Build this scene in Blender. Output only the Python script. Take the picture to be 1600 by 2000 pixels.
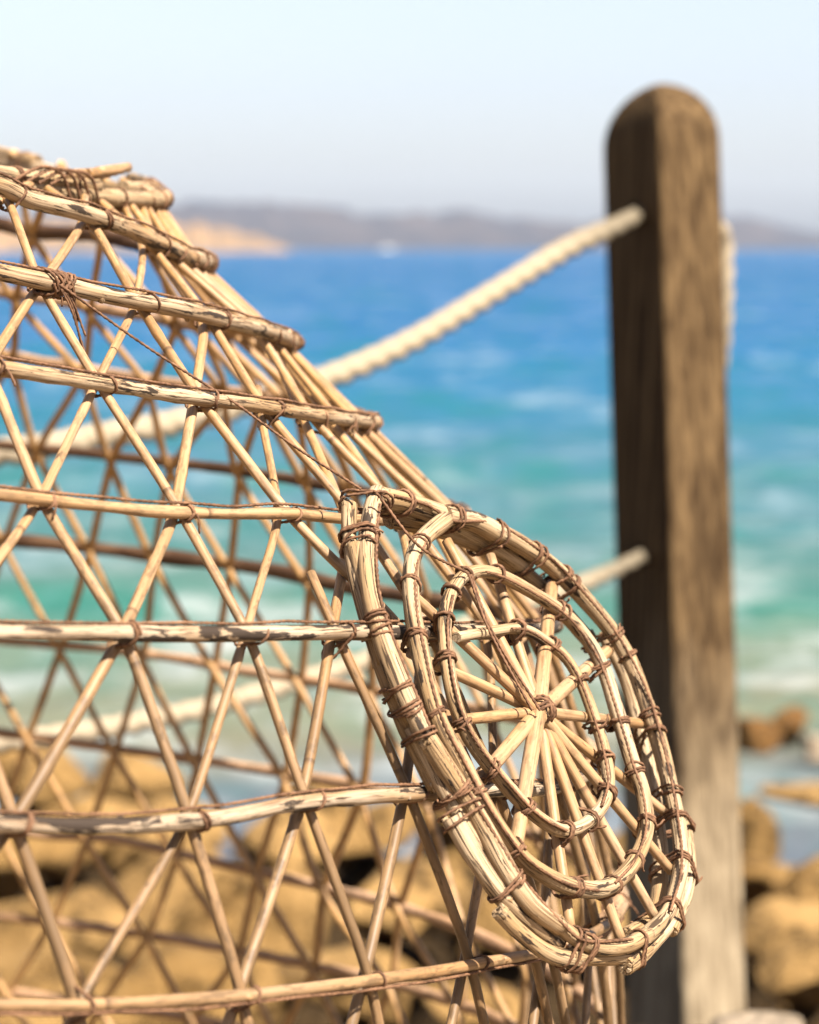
import bpy, math, random
import numpy as np
from mathutils import Vector

# ------------------------------------------------------------------ scene, camera, world, sun
scene = bpy.context.scene
for o in list(bpy.data.objects):
    bpy.data.objects.remove(o)
COL = scene.collection
RNG = np.random.default_rng(7)
random.seed(7)

ZC = 2.3                        # camera height above the sea
FPX = 4668.0                    # focal length in photograph pixels (70 mm on 24 x 30 mm)
PITCH = math.atan((1000 - 479) / FPX)
CAMPOS = np.array([0.0, 0.0, ZC])
FWD = np.array([0.0, math.cos(PITCH), -math.sin(PITCH)])
DWN = np.array([0.0, -math.sin(PITCH), -math.cos(PITCH)])
RGT = np.array([1.0, 0.0, 0.0])
SC = 1.3                        # the trap's real size
FOCUS = 0.865 * SC

cam_data = bpy.data.cameras.new('camera')
cam = bpy.data.objects.new('camera', cam_data)
COL.objects.link(cam)
cam.location = CAMPOS
cam.rotation_euler = (math.pi / 2 - PITCH, 0, 0)
cam_data.sensor_fit = 'VERTICAL'
cam_data.sensor_height = 30.0
cam_data.sensor_width = 24.0
cam_data.lens = 70.0
cam_data.clip_start = 0.05
cam_data.clip_end = 20000
cam_data.dof.use_dof = True
cam_data.dof.focus_distance = FOCUS
cam_data.dof.aperture_fstop = 7.2
scene.camera = cam

SUN = np.array([0.42, -0.41, 0.81])
SUN /= np.linalg.norm(SUN)
world = bpy.data.worlds.new('World')
scene.world = world
world.use_nodes = True
wn = world.node_tree
sky = wn.nodes.new('ShaderNodeTexSky')
sky.sky_type = 'NISHITA'
sky.sun_disc = False
sky.sun_elevation = math.asin(SUN[2])
sky.sun_rotation = math.atan2(SUN[0], SUN[1])
sky.altitude = 0
sky.air_density = 1.0
sky.dust_density = 1.8
sky.ozone_density = 2.0
bg = wn.nodes['Background']
bg.inputs['Strength'].default_value = 0.05
hs = wn.nodes.new('ShaderNodeHueSaturation')       # hazy, bleached summer sky
hs.inputs['Saturation'].default_value = 0.62
wn.links.new(sky.outputs[0], hs.inputs['Color'])
tint = wn.nodes.new('ShaderNodeMix')
tint.data_type = 'RGBA'
tint.blend_type = 'MULTIPLY'
tint.inputs[0].default_value = 1.0
tint.inputs[7].default_value = (1.0, 0.98, 1.045, 1)
wn.links.new(hs.outputs[0], tint.inputs[6])
wn.links.new(tint.outputs[2], bg.inputs['Color'])

sun_data = bpy.data.lights.new('sun', 'SUN')
sun_data.energy = 5.0
sun_data.angle = math.radians(0.55)
sun_data.color = (1.0, 0.94, 0.85)
sun = bpy.data.objects.new('sun', sun_data)
COL.objects.link(sun)
sun.rotation_euler = Vector(SUN).to_track_quat('Z', 'Y').to_euler()
sun.location = (3, -2, 8)

scene.view_settings.view_transform = 'Standard'
scene.view_settings.look = 'None'
scene.view_settings.exposure = 2.08
scene.view_settings.gamma = 1.0
scene.view_settings.use_curve_mapping = False

# ------------------------------------------------------------------ helpers
def W(P):
    """camera frame (right, down, forward) in metres -> world"""
    P = np.asarray(P, float)
    return CAMPOS + P[..., 0:1] * RGT + P[..., 1:2] * DWN + P[..., 2:3] * FWD

def PX(x, y, d):
    """photo pixel at forward distance d -> world"""
    return W(np.array([(x - 800) / FPX * d, (y - 1000) / FPX * d, d]))

def norm(v):
    v = np.asarray(v, float)
    return v / np.maximum(np.linalg.norm(v, axis=-1, keepdims=True), 1e-12)

def spline(pts, step):
    """Catmull-Rom through pts, resampled evenly at about step"""
    P = np.asarray(pts, float)
    if len(P) == 2:
        n = max(2, int(np.linalg.norm(P[1] - P[0]) / step) + 1)
        t = np.linspace(0, 1, n)[:, None]
        return P[0] * (1 - t) + P[1] * t
    Q = np.vstack([2 * P[0] - P[1], P, 2 * P[-1] - P[-2]])
    out = []
    t = np.linspace(0, 1, 14, endpoint=False)[:, None]
    for i in range(len(P) - 1):
        a, b, c, d = Q[i], Q[i + 1], Q[i + 2], Q[i + 3]
        out.append(0.5 * ((2 * b) + (c - a) * t + (2 * a - 5 * b + 4 * c - d) * t ** 2 + (3 * b - a - 3 * c + d) * t ** 3))
    D = np.vstack(out + [P[-1:]])
    s = np.r_[0, np.cumsum(np.linalg.norm(np.diff(D, axis=0), axis=1))]
    n = max(3, int(s[-1] / step) + 1)
    q = np.linspace(0, s[-1], n)
    return np.c_[np.interp(q, s, D[:, 0]), np.interp(q, s, D[:, 1]), np.interp(q, s, D[:, 2])]

def frames(P):
    T = norm(np.gradient(P, axis=0))
    a = np.array([0.0, 0.0, 1.0]) if abs(T[0, 2]) < 0.9 else np.array([1.0, 0, 0])
    n = np.cross(T[0], a)
    n /= np.linalg.norm(n)
    N = np.zeros_like(P)
    for i in range(len(P)):
        n = n - T[i] * (n @ T[i])
        n /= max(np.linalg.norm(n), 1e-9)
        N[i] = n
    return T, N, np.cross(T, N)

PATHS = []
class Geo:
    """collects tubes and facets, builds one mesh"""
    def __init__(self):
        self.v, self.f, self.c, self.w, self.i, self.n = [], [], [], [], [], 0

    def add(self, V, F, cane=None, wear=None, inner=None):
        V = np.asarray(V, float)
        self.v.append(V)
        self.f += [tuple(int(i) + self.n for i in q) for q in F]
        self.c.append(np.asarray(cane, float) if cane is not None else V)
        self.w.append(np.asarray(wear, float) if wear is not None else np.zeros(len(V)))
        self.i.append(np.asarray(inner, float) if inner is not None else np.zeros(len(V)))
        self.n += len(V)

    def tube(self, P, r, sides=10, rough=0.0, twist=0.0, lobe=0.0, lobes=2, wear=0.0, caps=True, seed=None, inward=None):
        P = np.asarray(P, float)
        n = len(P)
        r = np.broadcast_to(np.asarray(r, float), (n,))
        T, N, B = frames(P)
        s = np.r_[0, np.cumsum(np.linalg.norm(np.diff(P, axis=0), axis=1))]
        th = np.linspace(0, 2 * math.pi, sides, endpoint=False)
        R = np.repeat(r[:, None], sides, 1)
        if rough:
            g = np.random.default_rng(seed if seed is not None else int(RNG.integers(1 << 30)))
            d = np.zeros((n, sides))
            for k in range(16):
                m = g.integers(0, 4)
                lam = g.uniform(6, 40) * np.mean(r)
                d += g.normal() * np.cos(m * th[None, :] + 2 * math.pi * s[:, None] / lam + g.uniform(0, 6.28)) / (1 + .5 * m)
            R = R * (1 + rough * d / 3.0)
        if lobe:
            R = R * (1 + lobe * np.cos(lobes * (th[None, :] - 2 * math.pi * s[:, None] / twist)))
        V = P[:, None, :] + R[..., None] * (np.cos(th)[None, :, None] * N[:, None, :] + np.sin(th)[None, :, None] * B[:, None, :])
        off = float(RNG.uniform(0, 40))
        C = np.stack([np.cos(th)[None, :] * R, np.sin(th)[None, :] * R, np.repeat(s[:, None], sides, 1) + off], -1)
        wr = np.repeat(np.broadcast_to(np.asarray(wear, float), (n,))[:, None], sides, 1)
        i = np.arange(n - 1)[:, None] * sides
        j = np.arange(sides)[None, :]
        j2 = (j + 1) % sides
        F = np.stack([i + j, i + j2, i + sides + j2, i + sides + j], -1).reshape(-1, 4)
        V = V.reshape(-1, 3)
        F = [tuple(q) for q in F]
        if caps:
            F.append(tuple(range(sides - 1, -1, -1)))
            F.append(tuple(range((n - 1) * sides, n * sides)))
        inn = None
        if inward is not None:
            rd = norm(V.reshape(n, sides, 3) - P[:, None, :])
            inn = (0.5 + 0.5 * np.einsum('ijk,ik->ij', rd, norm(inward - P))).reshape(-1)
        self.add(V, F, C.reshape(-1, 3), wr.reshape(-1), inn)

    def build(self, name, mat, parent=None, loc=None, smooth=True, sharp=None):
        V = np.vstack(self.v)
        base = np.array(loc if loc is not None else (0, 0, 0), float)
        me = bpy.data.meshes.new(name)
        me.from_pydata((V - base).tolist(), [], self.f)
        if smooth:
            me.polygons.foreach_set('use_smooth', [True] * len(me.polygons))
            for p in me.polygons:
                if len(p.vertices) > 4:
                    p.use_smooth = False
        a = me.attributes.new('cane', 'FLOAT_VECTOR', 'POINT')
        a.data.foreach_set('vector', np.vstack(self.c).astype(np.float32).ravel())
        a = me.attributes.new('wear', 'FLOAT', 'POINT')  # real wear on reeds and hoops; on ropes the post's painted shade
        a.data.foreach_set('value', np.concatenate(self.w).astype(np.float32))
        a = me.attributes.new('inner', 'FLOAT', 'POINT')
        a.data.foreach_set('value', np.concatenate(self.i).astype(np.float32))
        me.materials.append(mat)
        me.update()
        o = bpy.data.objects.new(name, me)
        COL.objects.link(o)
        if parent is not None:
            o.parent = parent
        elif loc is not None:
            o.location = base
        return o

def empty(name, loc):
    o = bpy.data.objects.new(name, None)
    COL.objects.link(o)
    o.location = loc
    o.empty_display_size = 0.1
    return o

def tag(o, label, cat, group=None):
    o['label'] = label
    o['category'] = cat
    if group:
        o['group'] = group
    return o

# ------------------------------------------------------------------ materials
class Mat:
    def __init__(self, name):
        self.m = bpy.data.materials.new(name)
        self.m.use_nodes = True
        self.t = self.m.node_tree
        self.b = self.t.nodes['Principled BSDF']

    def n(self, kind, **kw):
        x = self.t.nodes.new(kind)
        for k, v in kw.items():
            setattr(x, k, v)
        return x

    def link(self, a, b):
        self.t.links.new(a, b)

    def attr(self, name, out='Vector'):
        return self.n('ShaderNodeAttribute', attribute_name=name).outputs[out]

    def scale(self, vec, s):
        x = self.n('ShaderNodeVectorMath', operation='MULTIPLY')
        self.link(vec, x.inputs[0])
        x.inputs[1].default_value = s
        return x.outputs[0]

    def noise(self, vec, scale=1.0, detail=4.0, rough=0.55, dist=0.0):
        x = self.n('ShaderNodeTexNoise')
        if vec is not None:
            self.link(vec, x.inputs['Vector'])
        x.inputs['Scale'].default_value = scale
        x.inputs['Detail'].default_value = detail
        x.inputs['Roughness'].default_value = rough
        x.inputs['Distortion'].default_value = dist
        return x.outputs['Fac']

    def ramp(self, fac, stops, interp='LINEAR'):
        x = self.n('ShaderNodeValToRGB')
        x.color_ramp.interpolation = interp
        el = x.color_ramp.elements
        while len(el) < len(stops):
            el.new(0.5)
        for e, (p, c) in zip(el, stops):
            e.position = p
            e.color = (c, c, c, 1) if not hasattr(c, '__len__') else (*c, 1)
        self.link(fac, x.inputs['Fac'])
        return x.outputs['Color']

    def mix(self, fac, a, b, blend='MIX'):
        x = self.n('ShaderNodeMix', data_type='RGBA', blend_type=blend)
        for s, v in ((0, fac), (6, a), (7, b)):
            if hasattr(v, 'is_output'):
                self.link(v, x.inputs[s])
            elif s == 0:
                x.inputs[0].default_value = v
            else:
                x.inputs[s].default_value = (*v, 1)
        return x.outputs[2]

    def math(self, op, a, b=0.0, c=None):
        x = self.n('ShaderNodeMath', operation=op)
        for i, v in enumerate((a, b) if c is None else (a, b, c)):
            if hasattr(v, 'is_output'):
                self.link(v, x.inputs[i])
            else:
                x.inputs[i].default_value = v
        return x.outputs[0]

    def color(self, c):
        k = 0.68
        if hasattr(c, 'is_output'):
            self.link(self.mix(1.0, c, (k, k, k), 'MULTIPLY'), self.b.inputs['Base Color'])
        else:
            self.b.inputs['Base Color'].default_value = (*[v * k for v in c], 1)

    def bump(self, h, strength=0.3, dist=0.001):
        x = self.n('ShaderNodeBump')
        x.inputs['Strength'].default_value = strength
        x.inputs['Distance'].default_value = dist
        self.link(h, x.inputs['Height'])
        self.link(x.outputs[0], self.b.inputs['Normal'])

    def set(self, **kw):
        for k, v in kw.items():
            self.b.inputs[k.replace('_', ' ')].default_value = v
        return self

def mat_reed():
    M = Mat('reed')
    c = M.attr('cane')
    wear = M.attr('wear', 'Fac')
    rnd = M.n('ShaderNodeObjectInfo').outputs['Random']
    fib = M.noise(M.scale(c, (900, 900, 14)), 1, 3)
    mot = M.noise(M.scale(c, (330, 330, 95)), 1, 4, 0.65)
    mo2 = M.noise(M.scale(c, (110, 110, 18)), 1, 3, 0.6)
    big = M.noise(M.scale(c, (25, 25, 6)), 1, 2)
    base = M.mix(rnd, (0.385, 0.220, 0.097), (0.32, 0.168, 0.065))
    base = M.mix(M.ramp(big, [(0.35, 0), (0.7, 1)]), base, (0.425, 0.283, 0.165))
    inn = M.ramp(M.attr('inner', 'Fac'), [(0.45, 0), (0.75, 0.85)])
    base = M.mix(inn, base, (0.52, 0.285, 0.095))  # inward sides golden: sunlit look of the far wall painted in
    base = M.mix(M.ramp(fib, [(0.42, 0), (0.72, 0.75)]), base, (0.17, 0.085, 0.028))
    flk = M.noise(M.scale(c, (420, 420, 60)), 1, 3, 0.6)
    base = M.mix(M.ramp(flk, [(0.66, 0), (0.70, 0.8)]), base, (0.05, 0.03, 0.018))
    spots = M.ramp(mot, [(0.50, 0), (0.60, 1)])
    wm = M.math('MULTIPLY', spots, M.math('MULTIPLY_ADD', wear, 0.60, 0.40))
    base = M.mix(wm, base, (0.095, 0.058, 0.030))
    base = M.mix(M.math('MULTIPLY', wear, M.ramp(mo2, [(0.35, 0.35), (0.62, 1.0)])), base, (0.135, 0.080, 0.037))
    sep = M.n('ShaderNodeSeparateXYZ')
    M.link(c, sep.inputs[0])
    ring = M.math('FRACT', M.math('MULTIPLY', sep.outputs[2], 3.1))
    ring = M.ramp(ring, [(0.0, 1), (0.006, 1), (0.009, 0)])
    base = M.mix(M.math('MULTIPLY', ring, 0.7), base, (0.07, 0.04, 0.02))
    M.color(base)
    M.bump(fib, 0.25, 0.0006)
    M.set(Roughness=0.5, Specular_IOR_Level=0.2)
    return M.m

def mat_twig(name, bark_lo, bark_hi, pale, tan, bark=(0.028, 0.019, 0.014)):
    M = Mat(name)
    c = M.attr('cane')
    rnd = M.n('ShaderNodeObjectInfo').outputs['Random']
    fib = M.noise(M.scale(c, (1500, 1500, 22)), 1, 4, 0.6)
    patch = M.noise(M.scale(c, (150, 150, 24)), 1, 5, 0.62, 0.4)
    ton = M.noise(M.scale(c, (60, 60, 9)), 1, 3)
    crack = M.noise(M.scale(c, (620, 620, 34)), 1, 2, 0.5, 1.2)
    base = M.mix(M.ramp(ton, [(0.40, 0), (0.62, 1)]), pale, tan)
    base = M.mix(M.math('MULTIPLY', rnd, 0.35), base, tan)
    base = M.mix(M.ramp(fib, [(0.46, 0), (0.66, 0.9)]), base, (0.11, 0.06, 0.028))
    base = M.mix(M.ramp(crack, [(0.37, 1.0), (0.40, 0)]), base, (0.06, 0.038, 0.022))
    base = M.mix(M.ramp(patch, [(bark_lo, 0), (bark_hi, 0.95)]), base, bark)
    M.color(base)
    h = M.math('ADD', M.math('MULTIPLY', fib, 0.5), M.math('MULTIPLY', M.ramp(patch, [(bark_lo, 0), (bark_hi, 1)]), 0.8))
    M.bump(h, 0.45, 0.0009)
    M.set(Roughness=0.65, Specular_IOR_Level=0.1)
    return M.m

def mat_twine():
    M = Mat('rust_twine')
    c = M.attr('cane')
    a = M.noise(M.scale(c, (900, 900, 300)), 1, 3)
    b = M.noise(M.scale(c, (30, 30, 20)), 1, 2)
    col = M.mix(M.ramp(a, [(0.35, 0), (0.7, 1)]), (0.062, 0.031, 0.017), (0.225, 0.115, 0.060))
    col = M.mix(M.ramp(b, [(0.5, 0), (0.75, 0.6)]), col, (0.32, 0.17, 0.095))
    M.color(col)
    M.bump(a, 0.4, 0.0005)
    M.set(Roughness=0.7, Specular_IOR_Level=0.1)
    return M.m

def mat_post():
    M = Mat('weathered_post_wood')
    g = M.n('ShaderNodeNewGeometry').outputs['Position']
    v = M.scale(g, (120, 120, 1.3))
    st = M.noise(v, 1, 5, 0.65, 0.06)
    bl = M.noise(M.scale(g, (16, 16, 5)), 1, 4)
    fine = M.noise(M.scale(g, (260, 260, 9)), 1, 4)
    sep = M.n('ShaderNodeSeparateXYZ')
    M.link(g, sep.inputs[0])
    hz = M.math('ADD', sep.outputs[2], M.math('MULTIPLY', bl, 0.25))
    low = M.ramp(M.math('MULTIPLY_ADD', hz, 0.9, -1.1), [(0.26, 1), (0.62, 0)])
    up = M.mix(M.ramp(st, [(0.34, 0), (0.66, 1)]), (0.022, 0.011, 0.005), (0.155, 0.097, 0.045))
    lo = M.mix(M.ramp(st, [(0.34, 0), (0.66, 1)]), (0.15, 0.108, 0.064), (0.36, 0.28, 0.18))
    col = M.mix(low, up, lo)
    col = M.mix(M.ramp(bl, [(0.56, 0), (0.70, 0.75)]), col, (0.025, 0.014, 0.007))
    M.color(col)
    M.bump(M.math('ADD', st, fine), 0.5, 0.006)
    M.set(Roughness=0.85, Specular_IOR_Level=0.04)
    return M.m

def mat_rope():
    M = Mat('cream_rope')
    c = M.attr('cane')
    a = M.noise(M.scale(c, (300, 300, 120)), 1, 3)
    M.color(M.mix(M.math('MULTIPLY', M.attr('wear', 'Fac'), 0.85), M.mix(a, (0.25, 0.19, 0.12), (0.35, 0.29, 0.205)), (0.12, 0.098, 0.066)))  # rope ends by the post darkened: its shadow painted into the colour
    M.bump(a, 0.4, 0.002)
    M.set(Roughness=0.85, Specular_IOR_Level=0.04)
    return M.m

def mat_rock(name, a, b, dark):
    M = Mat(name)
    g = M.n('ShaderNodeNewGeometry').outputs['Position']
    rnd = M.n('ShaderNodeObjectInfo').outputs['Random']
    n1 = M.noise(g, 2.6, 5, 0.6)
    n2 = M.noise(g, 11, 6, 0.65)
    n3 = M.noise(g, 60, 4, 0.6)
    col = M.mix(M.ramp(n1, [(0.35, 0), (0.65, 1)]), a, b)
    col = M.mix(M.math('MULTIPLY', rnd, 0.4), col, b)
    col = M.mix(M.ramp(n2, [(0.52, 0), (0.64, 0.85)]), col, dark)
    col = M.mix(M.ramp(n3, [(0.5, 0), (0.8, 0.4)]), col, (0.26, 0.17, 0.075))
    M.color(col)
    M.bump(M.math('ADD', n2, M.math('MULTIPLY', n3, 0.4)), 0.9, 0.06)
    M.set(Roughness=0.9, Specular_IOR_Level=0.05)
    return M.m

def mat_plain(name, c, rough=0.6, spec=0.3):
    M = Mat(name)
    g = M.n('ShaderNodeNewGeometry').outputs['Position']
    n1 = M.noise(g, 3, 4)
    M.color(M.mix(n1, tuple(x * 0.85 for x in c), tuple(min(1, x * 1.1) for x in c)))
    M.set(Roughness=rough, Specular_IOR_Level=spec)
    return M.m

REED = mat_reed()
TWIG = mat_twig('bleached_twig', 0.58, 0.605, (0.46, 0.355, 0.24), (0.31, 0.185, 0.086))
TWIGD = mat_twig('patchy_bark_twig', 0.515, 0.53, (0.42, 0.33, 0.235), (0.29, 0.18, 0.092))
TWIGB = mat_twig('bark_twig', 0.40, 0.55, (0.20, 0.115, 0.068), (0.13, 0.07, 0.038), (0.06, 0.030, 0.016))
TWIGR = mat_twig('pinkish_twig', 0.63, 0.72, (0.52, 0.33, 0.20), (0.40, 0.23, 0.12), (0.18, 0.10, 0.05))
CANE = mat_twig('door_cane', 0.60, 0.62, (0.45, 0.335, 0.212), (0.32, 0.20, 0.094))
TWINE = mat_twine()
POST = mat_post()
ROPE = mat_rope()
ROCK = mat_rock('ochre_rock', (0.38, 0.228, 0.086), (0.21, 0.118, 0.038), (0.036, 0.020, 0.008))
ROCKR = mat_rock('rusty_rock', (0.24, 0.125, 0.040), (0.13, 0.062, 0.02), (0.03, 0.017, 0.007))
ROCKW = mat_rock('pale_stone', (0.36, 0.29, 0.21), (0.30, 0.23, 0.16), (0.15, 0.11, 0.07))

# ------------------------------------------------------------------ sea
def build_sea():
    def patch(x0, x1, y0, y1, dx, dy, amp):
        xs = np.linspace(x0, x1, int((x1 - x0) / dx) + 1)
        ys = np.linspace(y0, y1, int((y1 - y0) / dy) + 1)
        X, Y = np.meshgrid(xs, ys)
        Z = np.zeros_like(X)
        if amp:
            g = np.random.default_rng(3)
            for k in range(34):
                lam = 0.5 * 1.16 ** (k % 17)
                ang = math.radians(-90 + g.normal() * (16 if lam > 2 else 30) + 8)
                a = 0.0125 * lam ** 0.85 * g.uniform(.5, 1.2) / 1.6
                ph = g.uniform(0, 6.28)
                q = (X * math.cos(ang) + Y * math.sin(ang)) * 2 * math.pi / lam + ph
                q = q + 0.7 * np.sin(X / 6.1 + ph) + 0.4 * np.sin(Y / 9.3 + 2 * ph)
                grp = 0.55 + 0.45 * np.sin(X / (3 * lam + 3) + 3 * ph) * np.sin(Y / (2.4 * lam + 4) + ph)
                Z += a * grp * (np.sin(q) + 0.28 * np.cos(2 * q))
            for d in (X - x0, x1 - X, y1 - Y):
                Z *= np.clip(d / (0.12 * (x1 - x0)), 0, 1)
        n, m = X.shape
        i = np.arange(n - 1)[:, None] * m + np.arange(m - 1)[None, :]
        F = np.stack([i, i + 1, i + m + 1, i + m], -1).reshape(-1, 4)
        return np.c_[X.ravel(), Y.ravel(), Z.ravel()], F
    G = Geo()
    NX, NY0, NY1 = 22, 5.5, 62
    G.add(*patch(-NX, NX, NY0, NY1, 0.16, 0.14, 1))
    R = 2600
    for (a, b, c, d) in ((-R, -NX, NY0, NY1), (NX, R, NY0, NY1), (-R, R, NY1, 260), (-R, R, 260, R)):
        V = [(a, c, 0), (b, c, 0), (b, d, 0), (a, d, 0)]
        G.add(V, [(0, 1, 2, 3)])
    M = Mat('sea_water')
    g = M.n('ShaderNodeNewGeometry').outputs['Position']
    sep = M.n('ShaderNodeSeparateXYZ')
    M.link(g, sep.inputs[0])
    wig = M.noise(M.scale(g, (0.10, 0.16, 0)), 1, 4, 0.6)
    yy = M.math('MULTIPLY_ADD', M.math('SUBTRACT', wig, 0.5), 7.0, sep.outputs[1])
    # depth of the water grows away from the shore: nearest puddles painted with mirrored sky, then sand-bottomed shallows, turquoise, then deep blue
    t = M.math('DIVIDE', M.math('LOGARITHM', M.math('DIVIDE', M.math('MAXIMUM', yy, 8.0), 8.0), 10.0), 1.6)
    body = M.ramp(t, [(0.0, (0.07, 0.085, 0.115)), (0.06, (0.085, 0.10, 0.115)), (0.10, (0.13, 0.125, 0.08)), (0.15, (0.085, 0.135, 0.10)), (0.22, (0.045, 0.108, 0.104)), (0.30, (0.034, 0.102, 0.138)),
                      (0.42, (0.016, 0.090, 0.165)), (0.58, (0.010, 0.074, 0.178)), (0.85, (0.008, 0.064, 0.17)), (1.0, (0.008, 0.062, 0.168))])
    # wave faces: dark green where one looks into the swell, mirrored haze painted in as pale patches
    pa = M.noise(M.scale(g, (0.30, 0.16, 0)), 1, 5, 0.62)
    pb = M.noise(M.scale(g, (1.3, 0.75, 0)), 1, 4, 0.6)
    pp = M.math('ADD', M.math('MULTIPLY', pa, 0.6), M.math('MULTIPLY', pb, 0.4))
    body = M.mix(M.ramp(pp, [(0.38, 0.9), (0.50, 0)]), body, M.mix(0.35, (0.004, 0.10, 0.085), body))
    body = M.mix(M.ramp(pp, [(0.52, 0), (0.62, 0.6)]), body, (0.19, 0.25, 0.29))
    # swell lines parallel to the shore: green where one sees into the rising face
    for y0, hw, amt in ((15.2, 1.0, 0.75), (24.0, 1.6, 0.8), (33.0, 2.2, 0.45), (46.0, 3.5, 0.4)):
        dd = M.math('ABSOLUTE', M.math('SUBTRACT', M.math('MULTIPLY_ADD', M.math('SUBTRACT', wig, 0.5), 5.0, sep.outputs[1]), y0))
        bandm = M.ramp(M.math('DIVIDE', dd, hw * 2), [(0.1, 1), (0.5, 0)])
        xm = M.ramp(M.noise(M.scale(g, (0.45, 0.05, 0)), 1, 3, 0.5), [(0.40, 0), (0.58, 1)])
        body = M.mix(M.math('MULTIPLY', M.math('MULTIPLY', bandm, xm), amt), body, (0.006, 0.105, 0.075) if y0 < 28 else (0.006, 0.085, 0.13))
    fo = M.noise(M.scale(g, (1.1, 0.9, 0)), 1, 6, 0.65)
    near = M.ramp(M.math('DIVIDE', sep.outputs[1], 40.0), [(0.2, 0.5), (0.30, 1.0), (0.36, 0.9), (0.5, 0.35), (0.8, 0.0)])
    foam = M.math('MULTIPLY', M.ramp(fo, [(0.50, 0), (0.66, 1)]), near)
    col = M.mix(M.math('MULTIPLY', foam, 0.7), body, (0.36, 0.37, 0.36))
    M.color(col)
    rp = M.noise(M.scale(g, (2.2, 5.5, 1)), 1, 5, 0.6)
    bfar = M.noise(M.scale(g, (0.25, 0.9, 1)), 1, 5, 0.65)
    M.bump(M.math('ADD', M.math('MULTIPLY', rp, 0.12), M.math('MULTIPLY', bfar, 0.55)), 0.55, 1.0)
    # broken, wind-ruffled surface: mostly the water's own colour, with a limited share of mirrored sky
    M.set(Roughness=0.9, Specular_IOR_Level=0.0)
    gl = M.n('ShaderNodeBsdfGlossy')
    gl.inputs['Roughness'].default_value = 0.28
    M.link(M.b.inputs['Normal'].links[0].from_socket, gl.inputs['Normal'])
    lw = M.n('ShaderNodeLayerWeight')
    lw.inputs['Blend'].default_value = 0.35
    M.link(M.b.inputs['Normal'].links[0].from_socket, lw.inputs['Normal'])
    ms = M.n('ShaderNodeMixShader')
    M.link(M.math('MULTIPLY', lw.outputs['Fresnel'], 0.16), ms.inputs[0])
    M.link(M.b.outputs[0], ms.inputs[1])
    M.link(gl.outputs[0], ms.inputs[2])
    M.link(ms.outputs[0], M.t.nodes['Material Output'].inputs['Surface'])
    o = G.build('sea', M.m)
    o['kind'] = 'structure'
    return o
build_sea()

# ------------------------------------------------------------------ far coast
def ridge(name, pts, d, depth, mat, seed, base_y=487):
    """pts: (pixel x, pixel y of the crest) at distance d; a hill with a near slope, a crest and a far slope"""
    g = np.random.default_rng(seed)
    px = np.array([p[0] for p in pts], float)
    py = np.array([p[1] for p in pts], float)
    n = 420
    xs = np.linspace(px[0], px[-1], n)
    top = np.interp(xs, px, py)
    hh = np.maximum((base_y - top) / FPX * d, 0.2)
    for k in range(9):
        lam = 500 / (k + 1) ** 1.2
        hh *= 1 + 0.035 * g.normal() * np.sin(xs / lam * 6.28 + g.uniform(0, 6.28))
    X = (xs - 800) / FPX * d
    m = 17
    V = []
    for j in range(m):
        t = j / (m - 1)
        prof = math.sin(math.pi * t) ** 0.75
        jit = 1 + 0.10 * g.normal(size=n) * (0 < j < m - 1)
        jit = np.convolve(jit, [0.25, 0.5, 0.25], 'same')
        jit[0] = jit[-1] = 1
        V.append(np.c_[X * (1 + (t - .5) * depth / d), np.full(n, d + (t - 0.5) * depth) + 0.03 * depth * np.sin(X / 37 + j), hh * prof * jit - 0.6])
    V = np.vstack(V)
    i = np.arange(m - 1)[:, None] * n + np.arange(n - 1)[None, :]
    F = np.stack([i, i + 1, i + n + 1, i + n], -1).reshape(-1, 4)
    G = Geo()
    G.add(V, F)
    o = G.build(name, mat)
    o['kind'] = 'structure'
    return o

def mat_hill(name, a, b, s):
    M = Mat(name)
    g = M.n('ShaderNodeNewGeometry').outputs['Position']
    n1 = M.noise(M.scale(g, (s, s, 4 * s)), 1, 5, 0.6)
    M.color(M.mix(M.ramp(n1, [(0.42, 0), (0.6, 1)]), a, b))
    M.set(Roughness=0.9, Specular_IOR_Level=0.1)
    return M.m

HILL = mat_hill('scrub_hill', (0.028, 0.030, 0.040), (0.065, 0.052, 0.050), 0.02)
CAPE = mat_hill('sandstone_cape', (0.30, 0.18, 0.085), (0.12, 0.085, 0.055), 0.06)
ridge('far_hills', [(-5000, 470), (-3800, 440), (-2800, 452), (-1800, 425), (-900, 440), (-400, 420), (0, 425), (320, 406), (420, 401), (560, 404), (640, 410), (720, 420), (760, 423), (850, 417), (960, 423),
                    (1060, 434), (1130, 438), (1190, 431), (1300, 424), (1430, 428), (1510, 440), (1600, 462), (1760, 470), (2300, 462), (3000, 440), (4200, 452), (5200, 470)], 1700, 420, HILL, 5)
ridge('sandstone_headland', [(-500, 470), (-100, 440), (120, 425), (320, 428), (400, 436), (450, 446), (490, 452), (530, 462), (556, 474), (575, 486)], 900, 170, CAPE, 9, 486)
ridge('low_coast', [(540, 484), (620, 470), (760, 472), (900, 474), (1050, 478), (1150, 477), (1300, 478), (1480, 474), (1600, 478), (1800, 485)], 1350, 120, HILL, 11, 487)

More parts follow.
